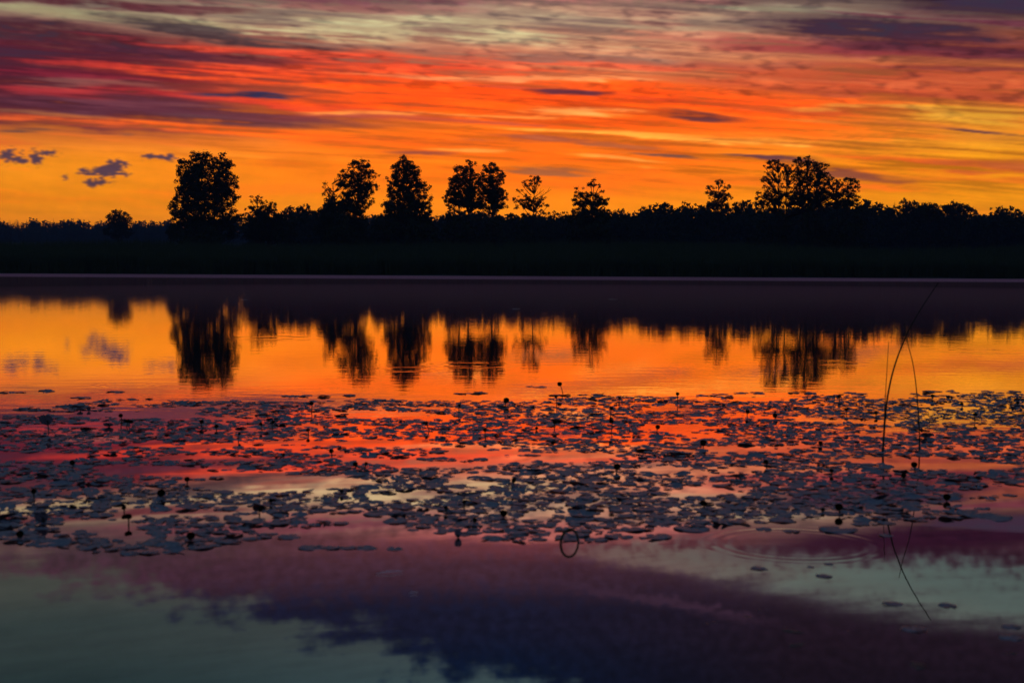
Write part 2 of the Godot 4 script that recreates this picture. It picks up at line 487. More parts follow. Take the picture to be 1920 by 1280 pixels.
func build_water() -> void:
	var ring := []
	var cuts_x := {}
	var cuts_z := {}
	for r in RINGS:
		var p := on_water(r[0], r[1])
		ring.append([p.x, p.z, r[2], r[3], r[4]])
		var reach: float = r[2] + r[3] * 2.2
		var step: float = r[3] / 6.0
		var k := -reach
		while k < reach:
			cuts_x[snappedf(p.x + k, 0.001)] = true
			cuts_z[snappedf(p.z + k, 0.001)] = true
			k += step
	for k in 61: cuts_x[(k - 30) * 1.0 + 0.0005] = true
	for k in [-720, -400, -240, -150, -100, -70, -50, -40, 40, 50, 70, 100, 150, 240, 400, 720]: cuts_x[float(k)] = true
	for k in 45: cuts_z[-float(k) - 0.0005] = true
	cuts_z[-13.0] = true
	for k in [60, 30, 10, -50, -60, -75, -90, -110, -130, -150, -170, -176]: cuts_z[float(k)] = true
	var xs := cuts_x.keys()
	xs.sort()
	var zs := cuts_z.keys()
	zs.sort()
	zs.reverse()
	var v := PackedVector3Array()
	var n := PackedVector3Array()
	var uv := PackedVector2Array()
	var idx := PackedInt32Array()
	var w := xs.size()
	for z in zs:
		var here := []
		for r in ring:
			if absf(z - r[1]) < r[2] + r[3] * 2.2: here.append(r)
		for x in xs:
			var sx := 0.0
			var sz := 0.0
			for r in here:
				var dx: float = x - r[0]
				var dz: float = z - r[1]
				var d := sqrt(dx * dx + dz * dz) + 0.0001
				var t: float = (d - r[2]) / r[3]
				if absf(t) < 2.2:
					var s: float = r[4] * sin(t * TAU) * exp(-t * t * 1.1)
					sx += s * dx / d
					sz += s * dz / d
			v.append(Vector3(x, 0, z))
			n.append(Vector3(sx, 1, sz).normalized())
			uv.append(Vector2(x / 14.0, z / 6.0))
	var calm := PackedInt32Array()
	for r in zs.size() - 1:
		for c in w - 1:
			var p := r * w + c
			if zs[r] <= -12.999: idx.append_array([p, p + w, p + 1, p + 1, p + w, p + w + 1])
			else: calm.append_array([p, p + w, p + 1, p + 1, p + w, p + w + 1])
	var a := []
	a.resize(Mesh.ARRAY_MAX)
	a[Mesh.ARRAY_VERTEX] = v
	a[Mesh.ARRAY_NORMAL] = n
	a[Mesh.ARRAY_TEX_UV] = uv
	a[Mesh.ARRAY_INDEX] = idx
	var m := ArrayMesh.new()
	m.add_surface_from_arrays(Mesh.PRIMITIVE_TRIANGLES, a)
	a[Mesh.ARRAY_INDEX] = calm
	var m2 := ArrayMesh.new()
	m2.add_surface_from_arrays(Mesh.PRIMITIVE_TRIANGLES, a)
	tag(put("lake_water", m2, M.calm_water), "glassy near water mirroring the dark banks overhead", "water", "", "structure")
	var o := put("lake_water", m, M.water)
	tag(o, "still lake water mirroring the sunset sky", "water", "", "structure")

func water_material(ripple: float) -> StandardMaterial3D:
	var m := mat(Color(1.0, 0.73, 0.68), 0.015, 0.5)
	m.metallic = 1.0
	var f := noise_of(71, 0.011, 5)
	f.fractal_gain = 0.55
	var t := NoiseTexture2D.new()
	t.width = 1024; t.height = 1024
	t.seamless = true
	t.noise = f
	t.as_normal_map = true
	t.bump_strength = 24.0
	m.normal_enabled = true
	m.normal_texture = t
	m.normal_scale = ripple
	return m

# ---------------------------------------------------------------- trees

# one clump of leaves
func clump(g: Geo, at: Vector3, r: float, count: int, size: float) -> void:
	for k in count:
		var p := at + ball() * Vector3(r, r * 0.75, r)
		var d := ball().normalized()
		var e := d.cross(ball()).normalized()
		var s := size * rnd(0.6, 1.3)
		g.leaf(p, d * s, e * s * rnd(0.4, 0.6))

# trunks: [[x, y of top, lean of base]] and crown lobes: [x, y, rx, ry, density], all measured in the photograph at the tree's distance
func tree(called: String, label: String, category: String, group: String, dist: float, base_x: float, trunks: Array, lobes: Array, leaf_size: float, clump_r: float, thick: float, bare: Array = []) -> Node3D:
	var scale := dist / FOCAL
	var base := far_off(base_x, 500, dist)
	base.y = ground_height(base.x, base.z) - 0.1
	var t := thing(called, label, category, base, group)
	var stems := []
	for q in trunks:
		var top := far_off(q[0], q[1], dist) - base
		top.z = rnd(-0.6, 0.6)
		var foot := Vector3(q[2] * scale, 0, top.z * 0.3)
		var mid := foot.lerp(top, 0.5) + Vector3((foot.x - top.x) * 0.3 + rnd(-0.3, 0.3), 0, rnd(-0.3, 0.3))
		var path := curve3(foot, mid, top, 9)
		var g := Geo.new()
		var h := top.y
		g.tube(path, taper(thick * h / 20.0, 0.035, 9), 7)
		put("trunk", g.mesh(), M.bark, t)
		stems.append(path)
	var crown := leafy()
	var limbs := Geo.new()
	var full := clump_r * 0.78
	leaf_size *= 0.72
	for q in lobes:
		var c := far_off(q[0], q[1], dist) - base
		var rx: float = q[2] * scale
		var ry: float = q[3] * scale
		var dens: float = q[4]
		if dens < 0.8: dens = 0.25 + dens * 0.75
		clump_r = full * lerpf(0.62, 0.9, clampf(dens * 1.2 - 0.3, 0.0, 1.0))
		var rz := clampf(rx, 1.0, 4.5)
		var count := maxi(2, int(minf(dens, 1.5) * 1.75 * rx * ry * pow(rz, 0.35) / (clump_r * clump_r)))
		for k in count:
			var u := ball()
			u = u.normalized() * pow(u.length(), 0.75) * 1.05
			var p := c + u * Vector3(maxf(rx - clump_r * 0.6, 0.1), maxf(ry - clump_r * 0.6, 0.1), rz)
			if p.y < 0.3: p.y = rnd(0.3, 1.2)
			var cr := clump_r * rnd(0.55, 1.25)
			clump(crown, p, cr, int(lerpf(17.0, 36.0, clampf(dens - 0.2, 0.0, 1.0)) * cr * cr / (clump_r * clump_r)), leaf_size * lerpf(0.66, 0.86, clampf(dens, 0.0, 1.0)))
			for j in 6:
				var tip := p + ball().normalized() * cr * rnd(1.0, 1.7)
				var way := ball().normalized()
				crown.leaf(tip, way * leaf_size * rnd(0.4, 0.7), way.cross(ball()).normalized() * leaf_size * rnd(0.2, 0.35))
			# the limb that carries it
			var best := PackedVector3Array()
			var bd := 1e9
			for s in stems:
				var dd: float = absf((s as PackedVector3Array)[6].x - p.x)
				if dd < bd:
					bd = dd
					best = s
			var from := best[0]
			for s in best:
				if s.y < p.y - 0.35 * absf(p.x - s.x) - 0.4: from = s
			if k % 4 == 0 or (dens < 0.7 and k % 2 == 0):
				var mid := from.lerp(p, 0.5) + Vector3(0, -0.08 * from.distance_to(p) + rnd(-0.2, 0.2), rnd(-0.3, 0.3))
				limbs.tube(curve3(from, mid, p, 4), taper(0.055 + 0.014 * from.distance_to(p), 0.028, 4), 3)
	for q in bare:
		var a := far_off(q[0], q[1], dist) - base
		var b := far_off(q[2], q[3], dist) - base
		limbs.tube(curve3(a, a.lerp(b, 0.5) + Vector3(0, -0.25, 0), b, 5), taper(0.07, 0.02, 5), 4)
		for k in 4:
			var s := a.lerp(b, 0.35 + 0.15 * k)
			var e := s + Vector3((b.x - a.x) * rnd(0.05, 0.2), rnd(0.2, 0.7), rnd(-0.4, 0.4))
			limbs.tube(curve3(s, s.lerp(e, 0.5), e, 2), taper(0.03, 0.014, 2), 3)
	put("limbs", limbs.mesh(), M.bark, t)
	put("crown", crown.mesh(), M.leaf, t)
	return t

func shrub(label: String, dist: float, x: float, top: float, half: float, dens := 1.0) -> void:
	var base := far_off(x, 500, dist)
	base.y = ground_height(base.x, base.z) - 0.1
	var t := thing("shrub", label, "shrub", base, "shrubs along the reed bank")
	var h := far_off(x, top, dist).y - base.y
	var r := half * dist / FOCAL
	var g := leafy()
	var s := Geo.new()
	var count := int(dens * 2.3 * r * h)
	for k in count:
		var u := ball()
		u = u.normalized() * pow(u.length(), 0.5)
		var y := absf(u.y)
		var p := Vector3(u.x * r * (1.0 - 0.25 * y), 0.3 + y * (h - 0.5) * (0.85 + 0.25 * sin(u.x * 5.0 + x)), u.z * minf(r, 3.0))
		clump(g, p, rnd(0.45, 0.8), 22, 0.24)
		if k % 3 == 0:
			var foot := Vector3(rnd(-0.6, 0.6), 0, rnd(-0.5, 0.5))
			s.tube(curve3(foot, Vector3(foot.x, p.y * 0.6, foot.z), p, 3), taper(0.06, 0.02, 3), 3)
	put("stems", s.mesh(), M.bark, t)
	put("foliage", g.mesh(), M.leaf, t)

func build_trees() -> void:
	var G := "trees along the reed bank"
	var D := 237.0
	tree("alder_tree", "broad tall dense tree with twin rounded tops, biggest on the bank", "tree", G, D, 383, [[384, 290, -2], [412, 300, 14]],
		[[385, 345, 48, 52, 0.7], [376, 302, 22, 22, 1.0], [412, 304, 22, 19, 1.0], [350, 318, 22, 26, 1.0], [388, 335, 50, 28, 1.0], [352, 350, 28, 30, 1.1], [420, 345, 26, 34, 1.0], [385, 372, 60, 28, 1.0], [336, 388, 22, 22, 1.0], [385, 405, 66, 26, 1.5], [378, 434, 70, 24, 2.0], [447, 371, 10, 6, 1.0], [364, 290, 12, 8, 0.8], [430, 310, 12, 10, 0.8]], 0.27, 0.62, 0.34)
	tree("alder_tree", "layered tree with a side branch and thin bare twigs beside it", "tree", G, D, 655, [[678, 300, 8], [622, 345, -20]],
		[[668, 345, 30, 44, 0.6], [648, 386, 48, 12, 1.3], [677, 306, 20, 12, 0.9], [656, 327, 24, 11, 0.9], [690, 324, 18, 12, 0.8], [708, 327, 7, 4, 0.7], [664, 345, 38, 12, 1.1], [694, 350, 16, 10, 0.8], [670, 363, 34, 12, 1.1], [636, 380, 32, 14, 1.2], [690, 378, 16, 10, 0.45], [640, 404, 48, 24, 1.7], [636, 432, 52, 24, 2.0], [612, 350, 10, 14, 0.28], [618, 366, 14, 10, 0.35]], 0.25, 0.55, 0.28, [[618, 372, 607, 343], [622, 370, 628, 332]])
	tree("alder_tree", "tall cone-shaped dense tree with a pointed top between two broader ones", "tree", G, D, 760, [[756, 294, 2]],
		[[760, 346, 34, 48, 0.7], [762, 384, 48, 12, 1.3], [756, 300, 14, 11, 0.9], [752, 316, 22, 13, 1.0], [770, 322, 20, 14, 1.0], [746, 336, 24, 13, 1.0], [766, 346, 34, 14, 1.0], [790, 352, 18, 14, 0.9], [764, 368, 40, 14, 1.0], [800, 374, 14, 10, 0.8], [735, 358, 12, 10, 0.7], [764, 396, 46, 20, 1.6], [768, 428, 52, 24, 2.0]], 0.26, 0.58, 0.3)
	tree("alder_tree", "loose round-crowned tree leaning against its narrower twin", "tree", G, D, 872, [[882, 302, 4], [858, 340, -8]],
		[[868, 348, 28, 40, 0.65], [872, 384, 36, 9, 0.95], [852, 370, 24, 16, 0.9], [892, 366, 26, 24, 0.9], [900, 330, 12, 16, 0.5], [883, 305, 10, 10, 0.8], [872, 320, 20, 12, 0.9], [858, 338, 20, 14, 0.85], [884, 342, 22, 15, 0.75], [866, 360, 30, 14, 0.75], [846, 372, 16, 12, 0.6], [880, 380, 24, 12, 0.6]], 0.24, 0.5, 0.26)
	tree("alder_tree", "narrow rounded tree, second of the close pair", "tree", G, D + 1.5, 922, [[920, 306, 2]],
		[[926, 350, 22, 44, 0.65], [924, 386, 30, 9, 0.95], [934, 370, 22, 18, 0.9], [906, 350, 18, 20, 0.55], [920, 314, 16, 13, 0.85], [932, 330, 16, 14, 0.85], [916, 344, 20, 14, 0.7], [934, 356, 15, 14, 0.75], [914, 368, 24, 12, 0.6], [936, 382, 14, 10, 0.5], [908, 388, 20, 8, 0.5]], 0.24, 0.5, 0.24)
	tree("thin_tree", "half bare thin tree with two dead branches reaching out", "tree", G, D, 996, [[1003, 330, 0]],
		[[993, 378, 26, 10, 0.4], [1002, 334, 12, 8, 0.62], [988, 341, 11, 6, 0.6], [1010, 342, 8, 7, 0.55], [997, 347, 10, 6, 0.5], [990, 349, 8, 3, 0.6], [973, 357, 8, 4, 0.45], [999, 356, 5, 5, 0.5], [970, 374, 11, 8, 0.45], [986, 370, 10, 8, 0.5], [1017, 371, 8, 5, 0.6], [996, 382, 16, 8, 0.9], [976, 388, 16, 6, 0.6], [1020, 385, 12, 6, 0.7]], 0.2, 0.42, 0.2, [[999, 371, 1020, 355], [1001, 374, 1034, 355], [997, 360, 1011, 338], [996, 366, 978, 345]])
	tree("young_tree", "small airy tree with a spiky top standing over a dark bush", "tree", G, D, 1106, [[1113, 336, 2]],
		[[1104, 371, 30, 13, 0.5], [1114, 338, 6, 6, 0.6], [1108, 347, 12, 7, 0.8], [1086, 352, 9, 4, 0.6], [1122, 346, 6, 7, 0.6], [1077, 360, 7, 3, 0.5], [1127, 358, 8, 4, 0.5], [1096, 366, 22, 7, 0.7], [1130, 374, 14, 8, 0.9], [1076, 375, 10, 4, 0.6], [1106, 382, 34, 8, 1.2], [1102, 408, 44, 22, 1.7]], 0.22, 0.45, 0.2)
	tree("young_tree", "small lacy round tree poking above the level wood", "tree", G, 300.0, 1346, [[1348, 340, 0]],
		[[1347, 366, 24, 12, 0.45], [1347, 342, 14, 7, 0.6], [1334, 352, 12, 6, 0.55], [1362, 350, 11, 6, 0.55], [1330, 361, 10, 5, 0.45], [1350, 364, 20, 7, 0.6], [1366, 371, 12, 6, 0.6], [1346, 384, 24, 10, 1.3]], 0.24, 0.5, 0.2)
	tree("birch_tree", "slender see-through tree with tiered crown at the edge of the clump", "tree", G, D, 1460, [[1460, 304, 0], [1476, 310, 12]],
		[[1456, 338, 26, 38, 0.22], [1488, 332, 16, 24, 0.22], [1520, 366, 62, 10, 0.5], [1440, 372, 26, 10, 0.5], [1450, 304, 15, 7, 0.75], [1438, 313, 10, 5, 0.5], [1464, 312, 12, 7, 0.6], [1440, 337, 14, 4, 0.7], [1452, 343, 12, 4, 0.5], [1476, 318, 10, 12, 0.5], [1432, 364, 16, 7, 0.45], [1460, 364, 18, 9, 0.55], [1446, 380, 30, 8, 1.0], [1477, 345, 10, 12, 0.4]], 0.22, 0.45, 0.2)
	tree("birch_tree", "dark domed tree, fullest and tallest of the airy clump", "tree", G, D - 2, 1520, [[1512, 296, -4], [1538, 308, 8], [1500, 310, -12]],
		[[1520, 340, 36, 40, 0.26], [1495, 366, 18, 12, 0.5], [1500, 302, 15, 8, 0.75], [1514, 296, 6, 6, 0.7], [1522, 309, 14, 9, 0.85], [1542, 312, 14, 9, 0.9], [1532, 327, 20, 12, 0.85], [1504, 326, 14, 12, 0.55], [1520, 345, 28, 12, 0.7], [1500, 354, 18, 14, 0.55], [1538, 362, 22, 12, 0.7], [1512, 374, 34, 10, 1.0], [1552, 335, 8, 12, 0.45]], 0.23, 0.46, 0.22)
	tree("birch_tree", "low spreading tree at the far end of the airy clump", "tree", G, D, 1582, [[1592, 338, 2], [1566, 345, -8]],
		[[1585, 354, 28, 22, 0.22], [1560, 350, 16, 20, 0.35], [1545, 366, 16, 12, 0.5], [1590, 336, 14, 6, 0.7], [1606, 340, 9, 6, 0.7], [1573, 346, 12, 7, 0.6], [1602, 352, 11, 5, 0.6], [1576, 363, 20, 9, 0.65], [1560, 352, 7, 10, 0.4], [1605, 372, 10, 7, 0.8], [1585, 380, 28, 8, 1.3]], 0.22, 0.45, 0.2)
	tree("far_tree", "lone round tree standing off to the side before the far hazy wood", "tree", "", 388.0, 222, [[222, 398, 0]],
		[[222, 400, 17, 8, 1.3], [210, 408, 14, 8, 1.3], [234, 408, 14, 8, 1.3], [222, 418, 26, 12, 1.6], [222, 434, 30, 14, 1.8]], 0.34, 0.8, 0.3)
	tree("young_tree", "ragged low tree with a twiggy top beside the broadest tree", "tree", G, D + 4, 495, [[482, 370, -4], [505, 382, 6]],
		[[471, 368, 4, 3, 0.4], [484, 369, 8, 5, 0.4], [478, 377, 12, 5, 0.55], [492, 378, 12, 5, 0.6], [510, 382, 10, 5, 0.6], [492, 392, 28, 10, 1.0], [500, 415, 40, 20, 1.2], [500, 438, 44, 16, 1.5]], 0.23, 0.48, 0.2)
	tree("young_tree", "thin-topped small tree alone on the even skyline", "tree", "trees breaking the far skyline", 330.0, 1696, [[1696, 372, 0]],
		[[1696, 374, 6, 5, 0.7], [1690, 380, 8, 4, 0.7], [1702, 382, 8, 5, 0.7], [1696, 390, 14, 8, 1.4]], 0.28, 0.55, 0.2)
	tree("round_tree", "low round-headed tree, darkest bump on the even skyline", "tree", "trees breaking the far skyline", 330.0, 1744, [[1744, 384, 0]],
		[[1744, 386, 15, 8, 1.4], [1732, 392, 10, 8, 1.4], [1756, 392, 10, 8, 1.4], [1744, 400, 24, 10, 1.6]], 0.3, 0.65, 0.3)
	tree("round_tree", "wide low tree with a tufted top near the end of the wood", "tree", "trees breaking the far skyline", 330.0, 1795, [[1792, 378, 0]],
		[[1790, 381, 7, 6, 0.9], [1778, 388, 14, 7, 1.3], [1805, 386, 14, 6, 1.2], [1795, 394, 34, 8, 1.6]], 0.3, 0.62, 0.3)
	for q in [
		["dark shrub filling the gap between the layered and the cone-shaped tree", 233, 722, 372, 32, 1.6], ["low wide shrub under the layered tree", 231, 650, 398, 60, 1.5], ["rounded shrub at the foot of the cone-shaped tree", 231, 790, 402, 46, 1.5],
		["bushy shrub below the loose round-crowned tree", 232, 858, 388, 44, 1.6], ["spreading shrub below the narrow tree of the pair", 232, 925, 393, 40, 1.5], ["low shrub beneath the half bare thin tree", 234, 990, 400, 34, 1.2],
		["dark bush under the small airy tree", 232, 1105, 388, 52, 1.6], ["thick shrub below the slender see-through tree", 234, 1450, 382, 44, 1.5], ["thick dark shrub below the domed tree of the clump", 233, 1530, 380, 50, 1.6],
		["rounded shrub under the low spreading tree", 234, 1595, 376, 34, 1.6], ["squat shrub at the foot of the broadest tree", 230, 370, 420, 66, 1.5], ["small shrub beside the ragged low tree", 236, 540, 400, 26, 1.2]]:
		shrub(q[0], q[1], q[2], q[3], q[4], q[5])

# a wood far away: a few tree shapes, many copies, one mass
func broadleaf(sd: int) -> ArrayMesh:
	rng.seed = sd
	var g := leafy()
	var lobes := []
	for k in 9: lobes.append(Vector3(rnd(-2.4, 2.4), rnd(4.0, 11.5), rnd(-2.4, 2.4)))
	lobes.append(Vector3(0, 12.5, 0))
	lobes.append(Vector3(0, 3.0, 0))
	for c in lobes:
		for k in 15:
			clump(g, c + ball() * Vector3(2.0, 1.7, 2.0), rnd(0.4, 0.8), 9, 0.42)
	for k in 6:
		var a := TAU * k / 6.0
		g.blade(Vector3(0, 0, 0), Vector3(cos(a) * 0.2, 6, sin(a) * 0.2), Vector3(0, 13, 0), Vector3(0.14, 0, 0.05))
	return g.mesh()

func conifer(sd: int) -> ArrayMesh:
	rng.seed = sd
	var g := leafy()
	var h := 14.0
	for k in 34:
		var t := k / 34.0
		var y := lerpf(1.2, h, t)
		var r := lerpf(2.7, 0.15, pow(t, 0.85)) * rnd(0.75, 1.15)
		for s in 9:
			var a := rnd(0, TAU)
			var out := Vector3(cos(a), -0.28, sin(a))
			var rr := r * rnd(0.7, 1.1)
			for j in 3:
				g.leaf(Vector3(0, y, 0) + out * rr * (0.3 + 0.3 * j), out * rr * 0.28, Vector3(-sin(a), rnd(-0.3, 0.3), cos(a)) * (0.14 + 0.05 * r))
	for k in 4: g.blade(Vector3(0, 0, 0), Vector3(0, 7, 0), Vector3(0, h + 0.5, 0), Vector3(cos(k * 0.8), 0, sin(k * 0.8)) * 0.16)
	return g.mesh()

func wood(called: String, label: String, mesh: Mesh, where: Array, m: Material) -> void:
	var mm := MultiMesh.new()
	mm.transform_format = MultiMesh.TRANSFORM_3D
	mm.mesh = mesh
	mm.instance_count = where.size()
	for k in where.size(): mm.set_instance_transform(k, where[k])
	var o := MultiMeshInstance3D.new()
	o.multimesh = mm
	o.material_override = m
	o.name = numbered(called)
	add_child(o)
	tag(o, label, "forest" if called.contains("forest") else "reeds", "", "stuff")

func build_woods() -> void:
	var leafies := [broadleaf(301), broadleaf(302), broadleaf(303)]
	var spiky := [conifer(311), conifer(312)]
	rng.seed = 320
	var near := [[], [], [], [], []]
	# the wood behind the bank, from the middle of the view onwards
	var line := noise_of(91, 0.02, 3)
	for row in 4:
		var d := 338.0 + row * 13.0
		var x := -92.0
		while x < 190.0:
			x += rnd(2.2, 4.6)
			var p := Vector3(x, 0, -d + rnd(-5, 5))
			var px := pixel_of(p).x
			if px < 520.0 and (px < 455.0 or rng.randf() < 0.5): continue
			# skyline measured in the photograph
			var top := 386.0
			if px < 620: top = 384.0
			elif px < 1000: top = 398.0
			elif px < 1200: top = 394.0
			elif px < 1420: top = lerpf(384.0, 372.0, (px - 1200.0) / 220.0)
			elif px < 1620: top = 376.0
			else: top = lerpf(379.0, 389.0, clampf((px - 1620.0) / 280.0, 0, 1))
			var y := ground_height(p.x, p.z)
			var h := far_off(px, top, -p.z).y - y + line.get_noise_1d(x * 2.0) * 1.6 + rnd(-1.8, 0.7) - row * 0.2
			var pick := rng.randi() % 3 if rng.randf() < 0.88 else 3 + rng.randi() % 2
			var s := h / 14.0
			near[pick].append(Transform3D(Basis(Vector3.UP, rnd(0, TAU)).scaled(Vector3(s * rnd(0.8, 1.15), s, s * rnd(0.8, 1.15))), Vector3(p.x, y - 0.3, p.z)))
	for k in 5:
		wood("nearer_forest", "dark level mixed wood behind the bank trees" if k < 3 else "scattered pointed conifers within the level wood", leafies[k] if k < 3 else spiky[k - 3], near[k], M.leaf)
	# the hazy wood far off beyond the meadow
	var farther := [[], [], [], [], []]
	for row in 12:
		var d := 870.0 + row * 12.0
		var x := -430.0
		while x < 330.0:
			x += rnd(3.0, 6.5)
			var p := Vector3(x, 0, -d + rnd(-8, 8))
			var y := ground_height(p.x, p.z)
			var px := pixel_of(p).x
			var h := far_off(px, 407.0 - 10.0 * smoothstep(350.0, 620.0, px), -p.z).y - 1.2 - y + line.get_noise_1d(x * 0.7 + 400.0) * 2.5 + rnd(-4.0, 1.6) - row * 0.1
			var pick := 3 + rng.randi() % 2 if rng.randf() < 0.75 else rng.randi() % 3
			var s := h / 14.0
			farther[pick].append(Transform3D(Basis(Vector3.UP, rnd(0, TAU)).scaled(Vector3(s * 1.05, s, s * 1.05)), Vector3(p.x, y - 1.5, p.z)))
			if row < 6: farther[rng.randi() % 3].append(Transform3D(Basis(Vector3.UP, rnd(0, TAU)).scaled(Vector3(s * 0.9, s * 0.72, s * 0.9)), Vector3(p.x + rnd(-2, 2), y - 2.5, p.z + 3.0)))
	for k in 5:
		wood("distant_forest", "far hazy blue wood along the horizon" if k > 2 else "rounder trees within the far hazy wood", leafies[k] if k < 3 else spiky[k - 3], farther[k], M.leaf)

func reed_tuft(sd: int) -> ArrayMesh:
	rng.seed = sd
	var g := leafy()
	for k in 16:
		var a := rnd(0, TAU)
		var foot := Vector3(rnd(-0.5, 0.5), -0.1, rnd(-0.5, 0.5))
		var h := rnd(1.9, 2.9)
		var lean := Vector3(cos(a), 0, sin(a)) * rnd(0.05, 0.4)
		g.blade(foot, foot + lean * 0.3 + Vector3.UP * h * 0.6, foot + lean + Vector3.UP * h, Vector3(-sin(a), 0, cos(a)) * rnd(0.015, 0.03))
		for j in 3:
			var t := rnd(0.35, 0.85)
			var s := foot + lean * t * t + Vector3.UP * h * t
			var o := Vector3(cos(a + j * 2.3), 0.5, sin(a + j * 2.3)) * rnd(0.25, 0.5)
			g.blade(s, s + o * 0.6, s + o + Vector3(0, -0.1, 0), Vector3(-o.z, 0, o.x).normalized() * 0.018)
	return g.mesh()

func build_reeds() -> void:
	var kinds := [reed_tuft(401), reed_tuft(402), reed_tuft(403)]
	rng.seed = 410
	var where := [[], [], []]
	for k in 15000:
		var t := pow(rng.randf(), 1.4)
		var z := -171.0 - t * 62.0
		var x := rnd(-1, 1) * (-z * 0.47 + 8.0)
		z += 1.2 * sin(x * 0.11) + 0.8 * sin(x * 0.31 + 1.0)
		var y := maxf(ground_height(x, z), -0.1)
		var s := rnd(0.8, 1.12) * (1.0 + 0.08 * sin(x * 0.09))
		where[k % 3].append(Transform3D(Basis(Vector3.UP, rnd(0, TAU)).scaled(Vector3(1, s, 1)), Vector3(x, y, z)))
	for k in 3:
		wood("reed_bed", "dense dark green reed belt along the far shore", kinds[k], where[k], M.reed)

# ---------------------------------------------------------------- water lilies

# a floating leaf: round with a notch, the rim lifted or torn; radius 1
func pad_mesh(sd: int, form: int) -> ArrayMesh:
	rng.seed = sd
	var v := PackedVector3Array()
	var st := SurfaceTool.new()
	st.begin(Mesh.PRIMITIVE_TRIANGLES)
	st.set_smooth_group(0)
	var ph := rnd(0, TAU)
	var sides := 22
	var rings := [0.0, 0.4, 0.75, 1.0]
	var cut := rnd(0.14, 0.24)
	for r in rings:
		for k in sides + 1:
			var u := float(k) / sides
			var a := cut + u * (TAU - 2.0 * cut)
			var rr: float = r * (1.0 - 0.12 * absf(cos(a * 0.5)) + 0.04 * sin(a * 3.0 + ph))
			if r > 0.9 and form == 2: rr *= rnd(0.78, 1.02)
			var y: float = 0.012 + 0.022 * r * r * sin(a * 2.0 + ph) + 0.02 * r * sin(a * 5.0 + ph * 2.0) + rnd(-0.018, 0.02) * r
			if form == 1: y += 0.20 * pow(r, 4.0) * maxf(0.0, sin(a + ph)) 
			if form == 3: y += 0.05 + 0.10 * r * cos(a + ph)
			v.append(Vector3(cos(a) * rr, y, sin(a) * rr * 0.95))
	for p in v: st.add_vertex(p)
	for r in rings.size() - 1:
		for k in sides:
			var p := r * (sides + 1) + k
			for q in [p, p + 1, p + sides + 1, p + 1, p + sides + 2, p + sides + 1]: st.add_index(q)
	# the underside rim, so that a lifted edge has thickness
	var b := v.size()
	for k in sides + 1: st.add_vertex(v[(rings.size() - 1) * (sides + 1) + k] * Vector3(0.99, 1, 0.99) + Vector3(0, -0.02, 0))
	for k in sides:
		var p := (rings.size() - 1) * (sides + 1) + k
		for q in [p, p + 1, b + k, p + 1, b + k + 1, b + k]: st.add_index(q)
	st.generate_normals()
	return st.commit()

func along(x: float, pts: Array) -> float:
	for k in pts.size() - 1:
		if x <= pts[k + 1][0]: return lerpf(pts[k][1], pts[k + 1][1], clampf((x - pts[k][0]) / (pts[k + 1][0] - pts[k][0]), 0, 1))
	return pts[-1][1]

const FORMS := ["flat", "curled-up", "torn-edged", "tilted"]
var LANDMARKS := []   # [phrase, position on the water]

func spin_pad(p: Vector3, r: float) -> Transform3D:
	var b := Basis(Vector3.UP, rnd(0, TAU)).scaled(Vector3(r, r, r))
	return Transform3D(Basis(Vector3(1, 0, 0), rnd(-0.05, 0.05)) * Basis(Vector3(0, 0, 1), rnd(-0.05, 0.05)) * b, p)

